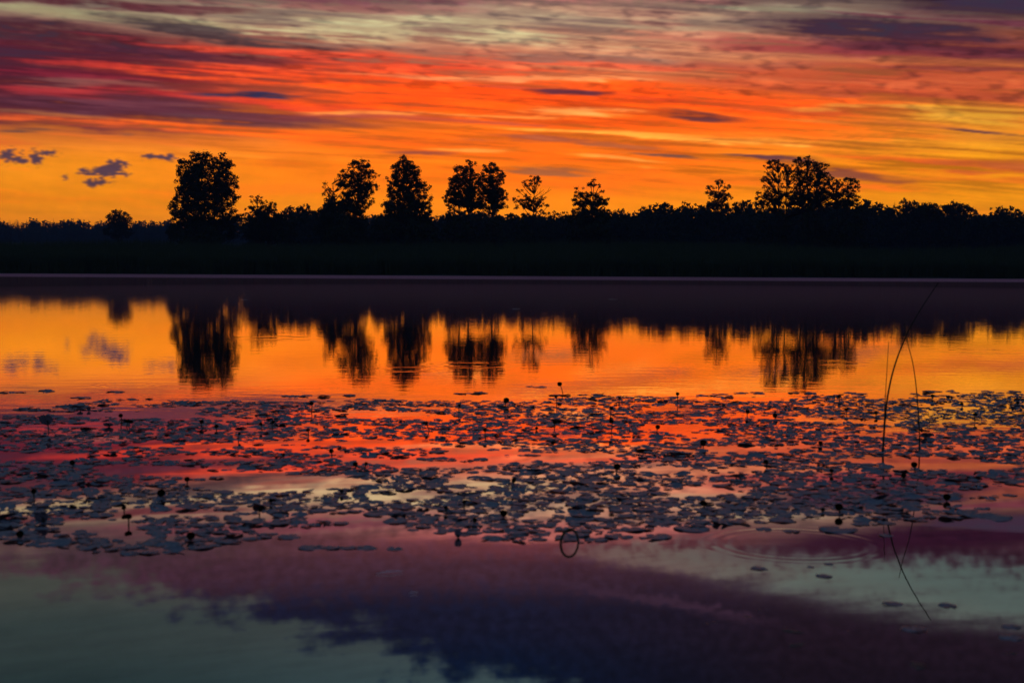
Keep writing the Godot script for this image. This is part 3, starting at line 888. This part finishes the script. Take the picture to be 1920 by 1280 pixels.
func build_pads() -> void:
	var meshes := []
	for k in 12: meshes.append(pad_mesh(500 + k, [0, 0, 1, 0, 2, 0, 3, 1, 0, 2, 0, 3][k]))
	var form_of := [0, 0, 1, 0, 2, 0, 3, 1, 0, 2, 0, 3]
	rng.seed = 540
	# lone leaves off the raft: their places in the photograph, half width, what sets them apart
	var lone := [
		[1673, 1132, 22, "dark lone lily pad on pale water, just left of the mirrored rush tip"], [1778, 1136, 20, "dark lone lily pad on pale water, just right of the mirrored rush tip"], [1714, 1180, 26, "long dark lily pad below the mirrored rush tip"],
		[1898, 1176, 20, "dark lily pad by the picture edge, upper of two"], [1896, 1197, 24, "broad dark lily pad by the picture edge, lower of two"], [1545, 1080, 18, "small lone lily pad under the big ring ripple, lowest of three"],
		[1554, 1058, 10, "tiny lily pad under the big ring ripple, topmost of three"], [1520, 1063, 8, "tiny pale lily pad under the big ring ripple, beside another"], [1425, 1066, 18, "faint lily pad on pale water below the ring ripple"],
		[1298, 991, 40, "long thin lily pad between the raft and the ring ripple"], [1227, 1007, 36, "broad lily pad in the row right of the bent stalk loop, outermost"], [1160, 1006, 32, "lily pad in the row right of the bent stalk loop, middle"],
		[1068, 1010, 34, "lily pad inside the bent stalk loop"], [1118, 1012, 26, "lily pad touching the right side of the bent stalk loop"], [1433, 993, 18, "small lily pad behind the big ring ripple, first of three"], [1484, 996, 20, "small lily pad behind the big ring ripple, second of three"],
		[1572, 993, 42, "long lily pad behind the big ring ripple, outermost"], [1663, 1004, 16, "small lily pad beside the mirrored rushes"], [1614, 983, 20, "small lily pad near the mirrored rushes, just off the raft"],
		[585, 1027, 28, "first lily pad of the thin row lying off the raft"], [620, 1027, 22, "second lily pad of the thin row lying off the raft"], [650, 1027, 20, "third lily pad of the thin row lying off the raft"], [685, 1028, 22, "fourth lily pad of the thin row lying off the raft"], [740, 1029, 18, "last lily pad of the thin row lying off the raft"],
		[1854, 971, 46, "wide lily pad at the raft edge by the picture side"], [1435, 1146, 22, "half sunk faint lily pad, highest of the sunken leaves"], [1395, 1159, 22, "half sunk faint lily pad, second of the sunken leaves"], [1340, 1171, 22, "half sunk faint lily pad, outermost of the sunken leaves"],
		[1492, 1180, 32, "long half sunk lily pad below the other sunken leaves"], [1480, 1205, 30, "half sunk lily pad, lowest of the sunken leaves"], [1575, 1184, 20, "half sunk dark lily pad on dark water"], [1700, 1247, 40, "half sunk lily pad near the bottom of the water"], [1888, 1221, 26, "half sunk ragged lily pad by the picture edge"]]
	for q in lone:
		var p := on_water(q[0], q[1])
		var r: float = q[2] * -p.z / FOCAL
		var k: int = [0, 1, 3, 5, 8, 10][rng.randi() % 6]
		var sunk: bool = (q[3] as String).contains("half sunk")
		var o := put("lily_pad", meshes[k], M.wet_pad if sunk else M.pad)
		o.transform = spin_pad(p + Vector3(0, -0.0005 if sunk else 0.002, 0), r)
		if sunk: o.transform.basis = Basis.from_scale(Vector3(1, 0.25, 1)) * o.transform.basis
		tag(o, q[3], "lily pad", "lily pads off the raft")
	# the raft
	var front := [[-200, 1005], [0, 1015], [120, 1030], [230, 1040], [350, 1032], [470, 1014], [600, 1004], [700, 994], [800, 1000], [900, 1010], [1000, 1018], [1100, 1018], [1160, 1002], [1230, 992], [1330, 986], [1430, 982], [1550, 972], [1650, 985], [1760, 975], [1920, 965], [2200, 955]]
	var back := [[-200, 772], [0, 768], [250, 747], [480, 748], [620, 746], [830, 752], [960, 752], [1050, 744], [1200, 743], [1400, 742], [1920, 738], [2200, 738]]
	var open := [[60, 856, 220, 7], [300, 874, 120, 6], [420, 907, 130, 10], [330, 888, 120, 6], [560, 840, 60, 7], [690, 832, 80, 6], [760, 932, 70, 7], [1085, 855, 80, 9], [740, 772, 90, 6], [1350, 842, 70, 9], [1840, 872, 110, 16], [1000, 936, 40, 7],
		[690, 905, 60, 7], [160, 772, 120, 6], [360, 778, 60, 6], [640, 968, 60, 8], [1010, 966, 40, 8], [1300, 920, 50, 7], [560, 800, 50, 7], [480, 862, 50, 5], [1200, 836, 90, 8], [860, 850, 90, 6], [1720, 870, 60, 7], [1640, 790, 90, 5], [1230, 770, 60, 5], [900, 905, 60, 5], [1280, 962, 60, 6], [540, 990, 90, 5], [200, 985, 90, 6], [1870, 920, 90, 8]]
	var drift := noise_of(61, 0.55, 4)
	var big := noise_of(62, 0.22, 2)
	var spots := []
	var cells := {}
	for k in 46000:
		var z := -rnd(7.4, 18.2)
		var x := rnd(-1, 1) * (-z * 0.47 + 0.6)
		var p := Vector3(x, 0, z)
		var s := pixel_of(p)
		var f := along(s.x, front)
		var b := along(s.x, back)
		var edge := minf((f - s.y) / 16.0, (s.y - b - 5.0 * drift.get_noise_1d(x * 3.0)) / 7.0)
		if edge < 0.0: continue
		var cover := 0.85 * drift.get_noise_2d(x * 1.3, z * 1.9) + 0.18 * big.get_noise_2d(x, z)
		cover += lerpf(0.11, 0.17, smoothstep(400.0, 900.0, s.x)) + 0.14 * smoothstep(890.0, 960.0, s.y)
		for h in open:
			var dx: float = (s.x - h[0]) / h[2]
			var dy: float = (s.y - h[1]) / h[3]
			cover -= 0.5 * exp(-(dx * dx + dy * dy))
		cover -= 0.25 * (1.0 - clampf(edge, 0, 1))
		if cover < rnd(-0.16, 0.16): continue
		var rad := rnd(0.05, 0.095) if k < 6000 else rnd(0.018, 0.065)
		var cx := int(floor(x / 0.14))
		var cz := int(floor(z / 0.14))
		var free := true
		for ix in range(cx - 2, cx + 3):
			for iz in range(cz - 2, cz + 3):
				for q in cells.get(Vector2i(ix, iz), []):
					if Vector2(x - q[0].x, z - q[0].z).length() < 0.68 * (rad + q[1]):
						free = false
						break
		if not free: continue
		var entry := [p, rad]
		spots.append(entry)
		if not cells.has(Vector2i(cx, cz)): cells[Vector2i(cx, cz)] = []
		cells[Vector2i(cx, cz)].append(entry)
	# thin scraps of raft on the open water behind it
	for q in [[20, 735, 24], [75, 733, 16], [218, 735, 22], [60, 768, 40], [130, 762, 30], [150, 745, 8], [560, 742, 40], [640, 742, 34], [720, 752, 30], [1005, 726, 16], [900, 737, 40], [1090, 741, 50], [1330, 741, 30], [1400, 737, 26], [1770, 735, 30], [1880, 736, 46], [1600, 738, 30], [1500, 737, 24]]:
		for k in 1 + int(q[2] / 7.0):
			spots.append([on_water(q[0] + rnd(-1, 1) * q[2], q[1] + rnd(-1.6, 1.6)), rnd(0.05, 0.10)])
	# the three hundred that show largest stand alone, the others are one mass
	spots.sort_custom(func(a, b): return a[1] * a[1] / pow(-(a[0] as Vector3).z, 3.0) > b[1] * b[1] / pow(-(b[0] as Vector3).z, 3.0))
	var kept := spots.slice(0, 262)
	var heaps := []
	for k in 12: heaps.append([])
	for q in kept:
		var p: Vector3 = q[0]
		var k := rng.randi() % 12
		var o := put("lily_pad", meshes[k], M.pad if rng.randf() < 0.7 else M.old_pad)
		o.transform = spin_pad(p + Vector3(0, rnd(0.001, 0.006), 0), q[1])
		tag(o, pad_label(p, q[1], form_of[k]), "lily pad", "lily pads in the near part of the raft")
	for q in spots.slice(262):
		heaps[rng.randi() % 12].append(spin_pad((q[0] as Vector3) + Vector3(0, rnd(0.001, 0.006), 0), q[1]))
	for k in 12:
		wood("lily_raft", "raft of overlapping dark lily pads spread across the water", meshes[k], heaps[k], M.pad if k % 3 else M.old_pad)
		get_child(-1).set_meta("category", "lily pads")

var pad_count := {}
const ORDER := ["first", "second", "third", "fourth", "fifth", "sixth", "seventh", "eighth", "ninth", "tenth", "eleventh", "twelfth", "thirteenth", "fourteenth", "fifteenth", "sixteenth", "seventeenth", "eighteenth", "nineteenth", "twentieth"]

func pad_label(p: Vector3, r: float, form: int) -> String:
	var best := ""
	var bd := 1e9
	var at := Vector3.ZERO
	for l in LANDMARKS:
		var d: float = Vector2(l[1].x - p.x, (l[1].z - p.z)).length()
		if d < bd:
			bd = d
			best = l[0]
			at = l[1]
	var side := ""
	if absf(p.x - at.x) > absf(p.z - at.z): side = "left of" if p.x < at.x else "right of"
	else: side = "in front of" if p.z > at.z else "behind"
	var size := "small" if r < 0.07 else "large" if r > 0.105 else "middling"
	var what := "%s %s lily pad" % [size, FORMS[form]]
	var key := what + side + best
	var n: int = pad_count.get(key, 0)
	pad_count[key] = n + 1
	return "%s %s%s the %s" % [what, "" if n == 0 else "(%s such) " % ORDER[mini(n, 19)], side, best]

# a yellow water lily's globe on its stalk; px, py: where the stalk leaves the water, hx, hy: the flower, w: its width, all in the photograph
func lily_bud(px: float, py: float, hx: float, hy: float, w: float, label: String, short: String, open := 0.0) -> void:
	var p := on_water(px, py)
	var s := -p.z / FOCAL
	var t := thing("lily_bud", label, "lily bud", p, "lily buds standing above the water")
	var top := Vector3((hx - px) * s, maxf((py - hy) * s, 0.015), rnd(-0.02, 0.02))
	var g := Geo.new()
	g.tube(curve3(Vector3(0, -0.03, 0), Vector3(top.x * 0.15 + rnd(-0.28, 0.28) * top.y, top.y * 0.6, rnd(-0.1, 0.1) * top.y), top, 8), taper(0.0052, 0.0042, 8), 7)
	put("stalk", g.mesh(), M.stalk, t)
	var r := maxf(w * s * 0.5, 0.014)
	var head := Transform3D(Basis(Vector3(0, 0, 1), rnd(-0.3, 0.3) - top.x * 1.5) * Basis(Vector3(1, 0, 0), rnd(-0.25, 0.25)), top)
	var b := Geo.new()
	var tall := lerpf(1.0, 0.72, open)
	b.lathe(PackedVector2Array([Vector2(0.0, -0.95 * tall), Vector2(0.45, -0.85 * tall), Vector2(0.82, -0.5 * tall), Vector2(1.0, 0.0), Vector2(0.95, 0.4 * tall), Vector2(lerpf(0.62, 0.9, open), 0.78 * tall), Vector2(lerpf(0.4, 0.78, open), 0.82 * tall), Vector2(0.5, 0.5 * tall), Vector2(0.0, 0.45 * tall)]), 15, head.scaled_local(Vector3(r, r, r)), 0.09)
	put("flower_globe", b.mesh(), M.bud, t)
	var d := Geo.new()
	d.lathe(PackedVector2Array([Vector2(0.34, 0.3), Vector2(0.36, 0.72 * tall), Vector2(0.3, 0.84 * tall), Vector2(0.0, 0.8 * tall)]), 10, head.scaled_local(Vector3(r, r, r)))
	put("stigma_disc", d.mesh(), M.stigma, t)
	LANDMARKS.append([short, p])

# a leaf that stands clear of the water, folded along its midrib
func raised_leaf(px: float, py: float, hx: float, hy: float, w: float, h: float, label: String) -> void:
	var p := on_water(px, py)
	var s := -p.z / FOCAL
	var t := thing("raised_lily_leaf", label, "lily leaf", p, "lily leaves raised out of the water")
	var c := Vector3((hx - px) * s, maxf((py - hy) * s, h * s * 0.4), 0)
	var g := Geo.new()
	g.tube(curve3(Vector3(0, -0.03, 0), Vector3(c.x * 0.2, c.y * 0.6, 0.01), c, 6), taper(0.005, 0.0035, 6), 6)
	put("stalk", g.mesh(), M.stalk, t)
	var st := SurfaceTool.new()
	st.begin(Mesh.PRIMITIVE_TRIANGLES)
	st.set_smooth_group(0)
	var rx := w * s * 0.5
	var ry := h * s * 0.5
	var turn := rnd(-0.25, 0.25)
	for j in 9:
		for k in 9:
			var u := (k - 4) / 4.0
			var vv := (j - 4) / 4.0
			var half := sqrt(maxf(0.0, 1.0 - vv * vv * 0.96))
			var q := Vector3(u * half * rx, vv * ry + absf(u) * ry * 0.35 - 0.12 * ry * vv * vv, (absf(u) * 0.6 + 0.3 * vv) * rx + 0.1 * rx * sin(u * 7.0 + vv * 5.0))
			st.add_vertex(Basis(Vector3(0, 0, 1), turn) * q + c)
	for j in 8:
		for k in 8:
			var q := j * 9 + k
			for a in [q, q + 1, q + 9, q + 1, q + 10, q + 9]: st.add_index(a)
	st.generate_normals()
	put("leaf_blade", st.commit(), M.pad, t)

func build_lilies() -> void:
	rng.seed = 600
	lily_bud(949, 760, 949, 750, 11, "lily bud on a straight stalk below the close pair of trees", "straight-stalked bud below the tree pair")
	lily_bud(1056, 739, 1049, 720, 9, "tallest lily bud on a bent stalk at the back of the raft", "tall bent-stalked bud")
	lily_bud(1042, 760, 1042, 743, 6, "thin short lily bud just below the tall bent-stalked one", "thin bud under the bent one")
	lily_bud(1270, 758, 1270, 738, 7, "tall thin lily bud alone behind the raft between two reflections", "tall thin lone bud")
	lily_bud(583, 773, 583, 756, 8, "tall lily bud against the orange water at the back of the raft", "tall bud against orange water")
	lily_bud(225, 800, 225, 779, 8, "tall lily bud standing beside a pair of leaning ones", "tall bud by the leaning pair")
	lily_bud(236, 800, 239, 789, 8, "leaning lily bud beside the tall one, nearer of the pair", "leaning bud", 0.6)
	lily_bud(240, 798, 244, 791, 8, "open leaning lily bud beside the tall one, outer of the pair", "open leaning bud", 1.0)
	lily_bud(489, 806, 489, 794, 6, "short thin lily bud next to a taller one", "short thin bud")
	lily_bud(511, 803, 511, 791, 7, "lily bud with its mirror image on a clear patch", "bud mirrored in a clear patch")
	lily_bud(577, 816, 577, 806, 7, "lily bud on a stalk over bright red water", "bud over red water")
	lily_bud(448, 824, 448, 813, 5, "thin sprig-like lily bud with a crooked tip", "crooked thin bud")
	lily_bud(377, 800, 378, 790, 8, "squat lily bud low over a dark mat", "squat low bud")
	lily_bud(405, 806, 405, 799, 8, "round lily bud close to the water beside a squat one", "round bud near the squat one")
	lily_bud(621, 856, 621, 845, 9, "plump lily bud on open red water", "plump bud on red water")
	lily_bud(531, 858, 531, 852, 6, "tiny lily bud beside a mat edge on red water", "tiny bud at the mat edge")
	lily_bud(666, 878, 666, 870, 10, "round greenish lily bud, bigger of a low pair", "greenish bud of the low pair")
	lily_bud(685, 880, 686, 869, 7, "slim lily bud, smaller of a low pair", "slim bud of the low pair")
	lily_bud(135, 876, 135, 867, 10, "lone plump lily bud on the dark red reach", "lone plump bud")
	lily_bud(350, 906, 350, 898, 10, "lily bud lying low over a long flat pad", "low bud over a long pad")
	lily_bud(301, 933, 301, 924, 15, "big round dark lily bud close to the water", "big round dark bud")
	lily_bud(62, 936, 62, 921, 10, "thick-stalked dark lily bud above its own mirror image", "thick-stalked dark bud")
	lily_bud(640, 928, 640, 920, 7, "small lily bud near the pale water gap", "small bud by the pale gap")
	lily_bud(508, 945, 508, 937, 8, "small dark lily bud deep in the raft", "small dark bud deep in the raft")
	lily_bud(232, 960, 232, 951, 9, "dark lily bud among the nearest mats", "dark bud among near mats")
	lily_bud(240, 984, 240, 968, 14, "broad ragged lily flower among the nearest mats", "broad ragged flower", 1.0)
	lily_bud(487, 966, 487, 956, 7, "slim dark lily bud by the narrow channel", "slim bud by the channel")
	lily_bud(38, 1008, 38, 1000, 14, "round lily bud at the near edge of the raft", "round bud at the near edge")
	lily_bud(357, 1014, 357, 1004, 16, "broad greenish lily bud on the near raft edge", "broad greenish bud")
	lily_bud(861, 774, 861, 760, 6, "thin lily bud in the back rows beneath a tree reflection", "thin bud in the back rows")
	lily_bud(806, 808, 799, 795, 4, "slanting thin lily stalk with a tiny bud", "slanting thin stalk")
	lily_bud(911, 821, 909, 806, 7, "tall slightly bent lily bud above dense mats", "tall slightly bent bud")
	lily_bud(1040, 804, 1040, 791, 8, "lily bud in the middle of the bright red raft", "bud amid the red raft")
	lily_bud(1005, 806, 1006, 802, 6, "low lily bud beside the one amid the red raft", "low bud amid the red raft")
	lily_bud(1145, 810, 1146, 789, 9, "tall bent lily bud with a thin stalk over the dense raft", "tall bent bud over the raft")
	lily_bud(1146, 775, 1146, 765, 7, "small lily bud straight behind the tall bent one", "small bud behind the bent one")
	lily_bud(1161, 756, 1161, 745, 5, "thin lily bud in the hindmost row", "thin hindmost bud")
	lily_bud(1233, 808, 1233, 800, 9, "squarish lily bud on bright orange water", "squarish bud on orange water")
	lily_bud(1037, 836, 1037, 830, 8, "low round lily bud before the red raft", "low round bud")
	lily_bud(1157, 885, 1157, 875, 13, "big greenish lily bud in the middle of the raft", "big greenish bud")
	lily_bud(963, 908, 963, 900, 9, "dark pointed lily bud amid the raft", "dark pointed bud")
	lily_bud(1318, 838, 1318, 829, 12, "dark plump lily bud by an open orange patch", "plump bud by the orange patch")
	lily_bud(836, 960, 836, 951, 8, "jagged lily bud above its reflection in a pale gap", "jagged bud in the pale gap")
	lily_bud(870, 950, 870, 940, 8, "upright lily bud on a stout stalk in a pale gap", "upright bud in the pale gap")
	lily_bud(944, 970, 944, 961, 14, "broad green-tinged lily bud near the front mats", "broad green-tinged bud")
	lily_bud(1319, 956, 1319, 943, 12, "dark lily bud leaning over a pink patch", "dark bud over the pink patch")
	lily_bud(890, 981, 890, 974, 8, "little lily bud close to the front mats", "little bud by the front mats")
	lily_bud(1574, 752, 1574, 743, 6, "small flat-topped lily bud at the back by the clump's reflection", "flat-topped bud")
	lily_bud(1749, 750, 1749, 742, 7, "square dark lily bud behind the rushes on yellow water", "square bud behind the rushes")
	lily_bud(1805, 762, 1805, 757, 6, "low dark lily bud on the yellow-lit raft", "low bud on yellow raft")
	lily_bud(1909, 760, 1909, 755, 6, "lily bud nearest the picture edge at the back", "bud by the picture edge")
	lily_bud(1587, 776, 1587, 767, 8, "ragged lily flower before the clump's reflection", "ragged flower", 1.0)
	lily_bud(1643, 782, 1643, 775, 7, "open lily flower beside the rush stems", "open flower by the rushes", 1.0)
	lily_bud(1453, 786, 1453, 779, 9, "square-headed lily bud on a red streak", "square-headed bud")
	lily_bud(1402, 782, 1402, 772, 8, "dark lily bud on a short stalk beside a square-headed one", "short-stalked dark bud")
	lily_bud(1830, 790, 1830, 777, 8, "flat-headed lily bud on a stalk in yellow water", "flat-headed bud on yellow water", 0.8)
	lily_bud(1539, 836, 1539, 830, 8, "low dark lily bud left of the rushes", "low bud left of the rushes")
	lily_bud(1437, 876, 1437, 866, 9, "greenish lily bud over an orange gap", "greenish bud over the gap")
	lily_bud(1715, 882, 1715, 871, 12, "round lily bud between the two rush feet", "round bud by the rush feet")
	lily_bud(1694, 898, 1694, 891, 10, "low dark lily bud just below the rush feet", "low bud below the rush feet")
	lily_bud(1559, 890, 1559, 882, 8, "dark lily bud in the thick of the raft", "dark bud in thick raft")
	lily_bud(1775, 939, 1775, 931, 14, "stout lily bud with a mirrored head near the raft edge", "stout mirrored bud")
	lily_bud(1573, 964, 1573, 950, 15, "largest upright lily bud at the raft edge", "largest upright bud")
	lily_bud(1543, 960, 1543, 955, 6, "small lily bud beside the largest upright one", "small bud by the largest one")
	raised_leaf(91, 808, 88, 788, 26, 20, "big dark folded lily leaf held high on a curved stalk")
	raised_leaf(150, 770, 150, 766, 12, 6, "small curled lily leaf on the back water, first of two")
	raised_leaf(166, 771, 166, 768, 8, 6, "tiny curled lily leaf beside a bigger one")
	raised_leaf(204, 800, 204, 796, 20, 8, "curled lily leaf left of the tall bud")
	raised_leaf(80, 980, 80, 970, 26, 22, "dark crumpled lily leaf standing up among the near mats")
	raised_leaf(1737, 820, 1737, 815, 26, 9, "dark curled lily leaf right behind the rushes")
	raised_leaf(859, 1008, 859, 1001, 14, 16, "upright triangular folded lily leaf at the raft's near edge")
	raised_leaf(1380, 896, 1382, 891, 30, 8, "dark lifted lily leaf amid the raft")
	raised_leaf(1650, 935, 1650, 931, 34, 9, "dark lifted lily leaf below the rushes")
	raised_leaf(10, 972, 10, 966, 60, 9, "long dark lifted leaf at the picture edge")

# ---------------------------------------------------------------- rushes and small things

func stem(called: String, label: String, category: String, pts: Array, r0: float, r1: float, group := "") -> void:
	var foot := on_water(pts[0][0], pts[0][1])
	var dist := -foot.z
	var t := thing(called, label, category, foot, group)
	var c := Curve3D.new()
	for k in pts.size():
		var q := far_off(pts[k][0], pts[k][1], dist) - foot
		c.add_point(q)
	for k in range(1, pts.size() - 1):
		var d := (c.get_point_position(k + 1) - c.get_point_position(k - 1)) * 0.17
		c.set_point_in(k, -d)
		c.set_point_out(k, d)
	var path := PackedVector3Array([Vector3(0, -0.05, 0)])
	for k in 33: path.append(c.sample_baked(c.get_baked_length() * k / 32.0, true))
	var g := Geo.new()
	g.tube(path, taper(r0, r1, 33), 6)
	put("blade", g.mesh(), M.rush, t)
	LANDMARKS.append(["rush foot", foot])

func build_rushes() -> void:
	stem("rush_stem", "long dark rush stem arching over to its tip, thickest of three", "rush", [[1656, 848], [1659, 800], [1664, 750], [1674, 700], [1689, 655], [1705, 618], [1730, 575], [1760, 530]], 0.0098, 0.0042, "rush stems")
	stem("rush_stem", "rush stem leaning back across the arching one", "rush", [[1724, 846], [1725, 822], [1723, 780], [1718, 720], [1711, 675], [1702, 640], [1696, 606]], 0.0068, 0.0028, "rush stems")
	stem("rush_stem", "thin straight rush stem rising beside the arching one", "rush", [[1657, 846], [1658, 800], [1661, 740], [1664, 690], [1667, 640]], 0.0052, 0.0022, "rush stems")
	# the stalk bent over into the water: with its mirror image it makes a ring
	var p := on_water(1068, 1018)
	var s := -p.z / FOCAL
	var t := thing("bent_stalk", "thin stalk bent into an arch that makes a ring with its reflection", "stalk", p)
	var path := PackedVector3Array()
	for k in 25:
		var a := PI * k / 24.0
		path.append(Vector3(-cos(a) * 17.0 * s, sin(a) * 27.0 * s - 0.002, 0.03 * cos(a)))
	var g := Geo.new()
	g.tube(path, taper(0.0076, 0.0062, 24), 7)
	put("stalk", g.mesh(), M.stalk, t)
	LANDMARKS.append(["bent stalk ring", p])
	# pale scraps adrift
	for q in [[730, 1075, 24, "pale narrow feather drifting on the dark near water"], [775, 1113, 8, "tiny pale fluff on the dark near water"], [1149, 561, 7, "small pale feather adrift far out before the bank"], [968, 579, 7, "pale feather adrift left of another far one"], [458, 562, 6, "pale feather adrift far out under the broadest tree"]]:
		var w := on_water(q[0], q[1])
		var f := thing("floating_feather", q[3], "feather", w, "pale feathers adrift")
		var hw: float = q[2] * -w.z / FOCAL
		f.rotation.y = 0.25 + 0.2 * sin(q[0])
		var v := Geo.new()
		v.smooth = false
		for k in 14:
			var u := k / 13.0 * 2.0 - 1.0
			for sd in [-1.0, 1.0]:
				var a := Vector3(u * hw, 0.006 + hw * 0.05 * (1.0 - u * u), 0)
				v.leaf(a + Vector3(hw * 0.08, 0.0, sd * hw * 0.12 * (1.05 - absf(u))), Vector3(hw * 0.11, 0.003, sd * hw * 0.17 * (1.05 - absf(u))), Vector3(hw * 0.04, 0, 0))
		put("vane", v.mesh(), M.feather, f)
		var quill := Geo.new()
		quill.tube(curve3(Vector3(-hw * 1.1, 0.004, 0), Vector3(0, 0.012 + hw * 0.1, 0), Vector3(hw * 1.05, 0.004, 0), 8), taper(hw * 0.02, hw * 0.01, 8), 5)
		put("quill", quill.mesh(), M.feather, f)

func build_mist() -> void:
	for q in [[-98.0, 0.8, 140.0, 0.0028, 520.0, 0.0], [-162.0, 0.34, 18.0, 0.11, 520.0, 0.0], [-72.0, 0.42, 76.0, 0.009, 90.0, 10.0]]:
		var f := FogVolume.new()
		f.name = numbered("lake_mist")
		f.shape = RenderingServer.FOG_VOLUME_SHAPE_ELLIPSOID
		f.size = Vector3(q[4], q[1], q[2])
		f.position = Vector3(q[5], 0.02, q[0])
		var m := FogMaterial.new()
		m.density = q[3]
		m.albedo = Color(1.0, 0.70, 0.76)
		f.material = m
		add_child(f)
		tag(f, "thin mist lying on the far water before the reed belt", "mist", "", "stuff")

# ---------------------------------------------------------------- all of it

func _ready() -> void:
	var cam := Camera3D.new()
	cam.name = "camera"
	cam.fov = rad_to_deg(2.0 * atan(640.0 / FOCAL))
	cam.near = 0.1
	cam.far = 4000.0
	cam.position = EYE
	cam.basis = Basis(Vector3.RIGHT, PITCH) * Basis(Vector3.BACK, ROLL)
	var lens := CameraAttributesPhysical.new()
	lens.frustum_focal_length = 50.0
	lens.exposure_aperture = 2.8
	lens.frustum_focus_distance = 45.0
	lens.frustum_near = 0.1
	lens.frustum_far = 4000.0
	cam.attributes = lens
	add_child(cam)
	cam.fov = rad_to_deg(2.0 * atan(640.0 / FOCAL))
	cam.current = true
	view = cam.basis

	var sky := Sky.new()
	var pano := PanoramaSkyMaterial.new()
	pano.panorama = make_sky()
	pano.energy_multiplier = 1.18
	sky.sky_material = pano
	var env := Environment.new()
	env.background_mode = Environment.BG_SKY
	env.sky = sky
	env.tonemap_mode = Environment.TONE_MAPPER_LINEAR
	env.tonemap_exposure = 1.0
	env.sdfgi_enabled = true
	env.ssao_enabled = true
	env.ssil_enabled = true
	var we := WorldEnvironment.new()
	we.name = "world_environment"
	we.environment = env
	add_child(we)

	env.fog_enabled = true
	env.fog_light_color = Color(0.6, 0.76, 1.0)
	env.fog_density = 0.00015
	env.volumetric_fog_enabled = true
	env.volumetric_fog_density = 0.0
	M.water = water_material(0.0042)
	M.calm_water = water_material(0.00045)
	M.bark = mat(Color(0.03, 0.025, 0.02), 0.9, 0.2)
	M.leaf = mat(Color(0.022, 0.032, 0.014), 0.8, 0.2)
	M.reed = mat(Color(0.035, 0.055, 0.022), 0.8, 0.2)
	M.pad = mottled(Color(0.135, 0.13, 0.152), 0.42, 0.5, 0.16, 0.55, 0.2)
	M.old_pad = mottled(Color(0.165, 0.148, 0.158), 0.47, 0.5, 0.13, 0.55, 0.25)
	M.wet_pad = mottled(Color(0.05, 0.05, 0.045), 0.5, 0.25, 0.1, 0.5)
	M.stalk = mat(Color(0.03, 0.04, 0.015), 0.6, 0.3)
	M.bud = mat(Color(0.10, 0.11, 0.015), 0.55, 0.3)
	M.stigma = mat(Color(0.10, 0.08, 0.02), 0.7, 0.3)
	M.rush = mat(Color(0.02, 0.025, 0.012), 0.6, 0.3)
	M.feather = mat(Color(0.7, 0.68, 0.62), 0.8, 0.3)

	build_ground()
	build_water()
	rng.seed = 200
	build_trees()
	build_woods()
	build_reeds()
	build_mist()
	build_lilies()
	build_rushes()
	build_pads()
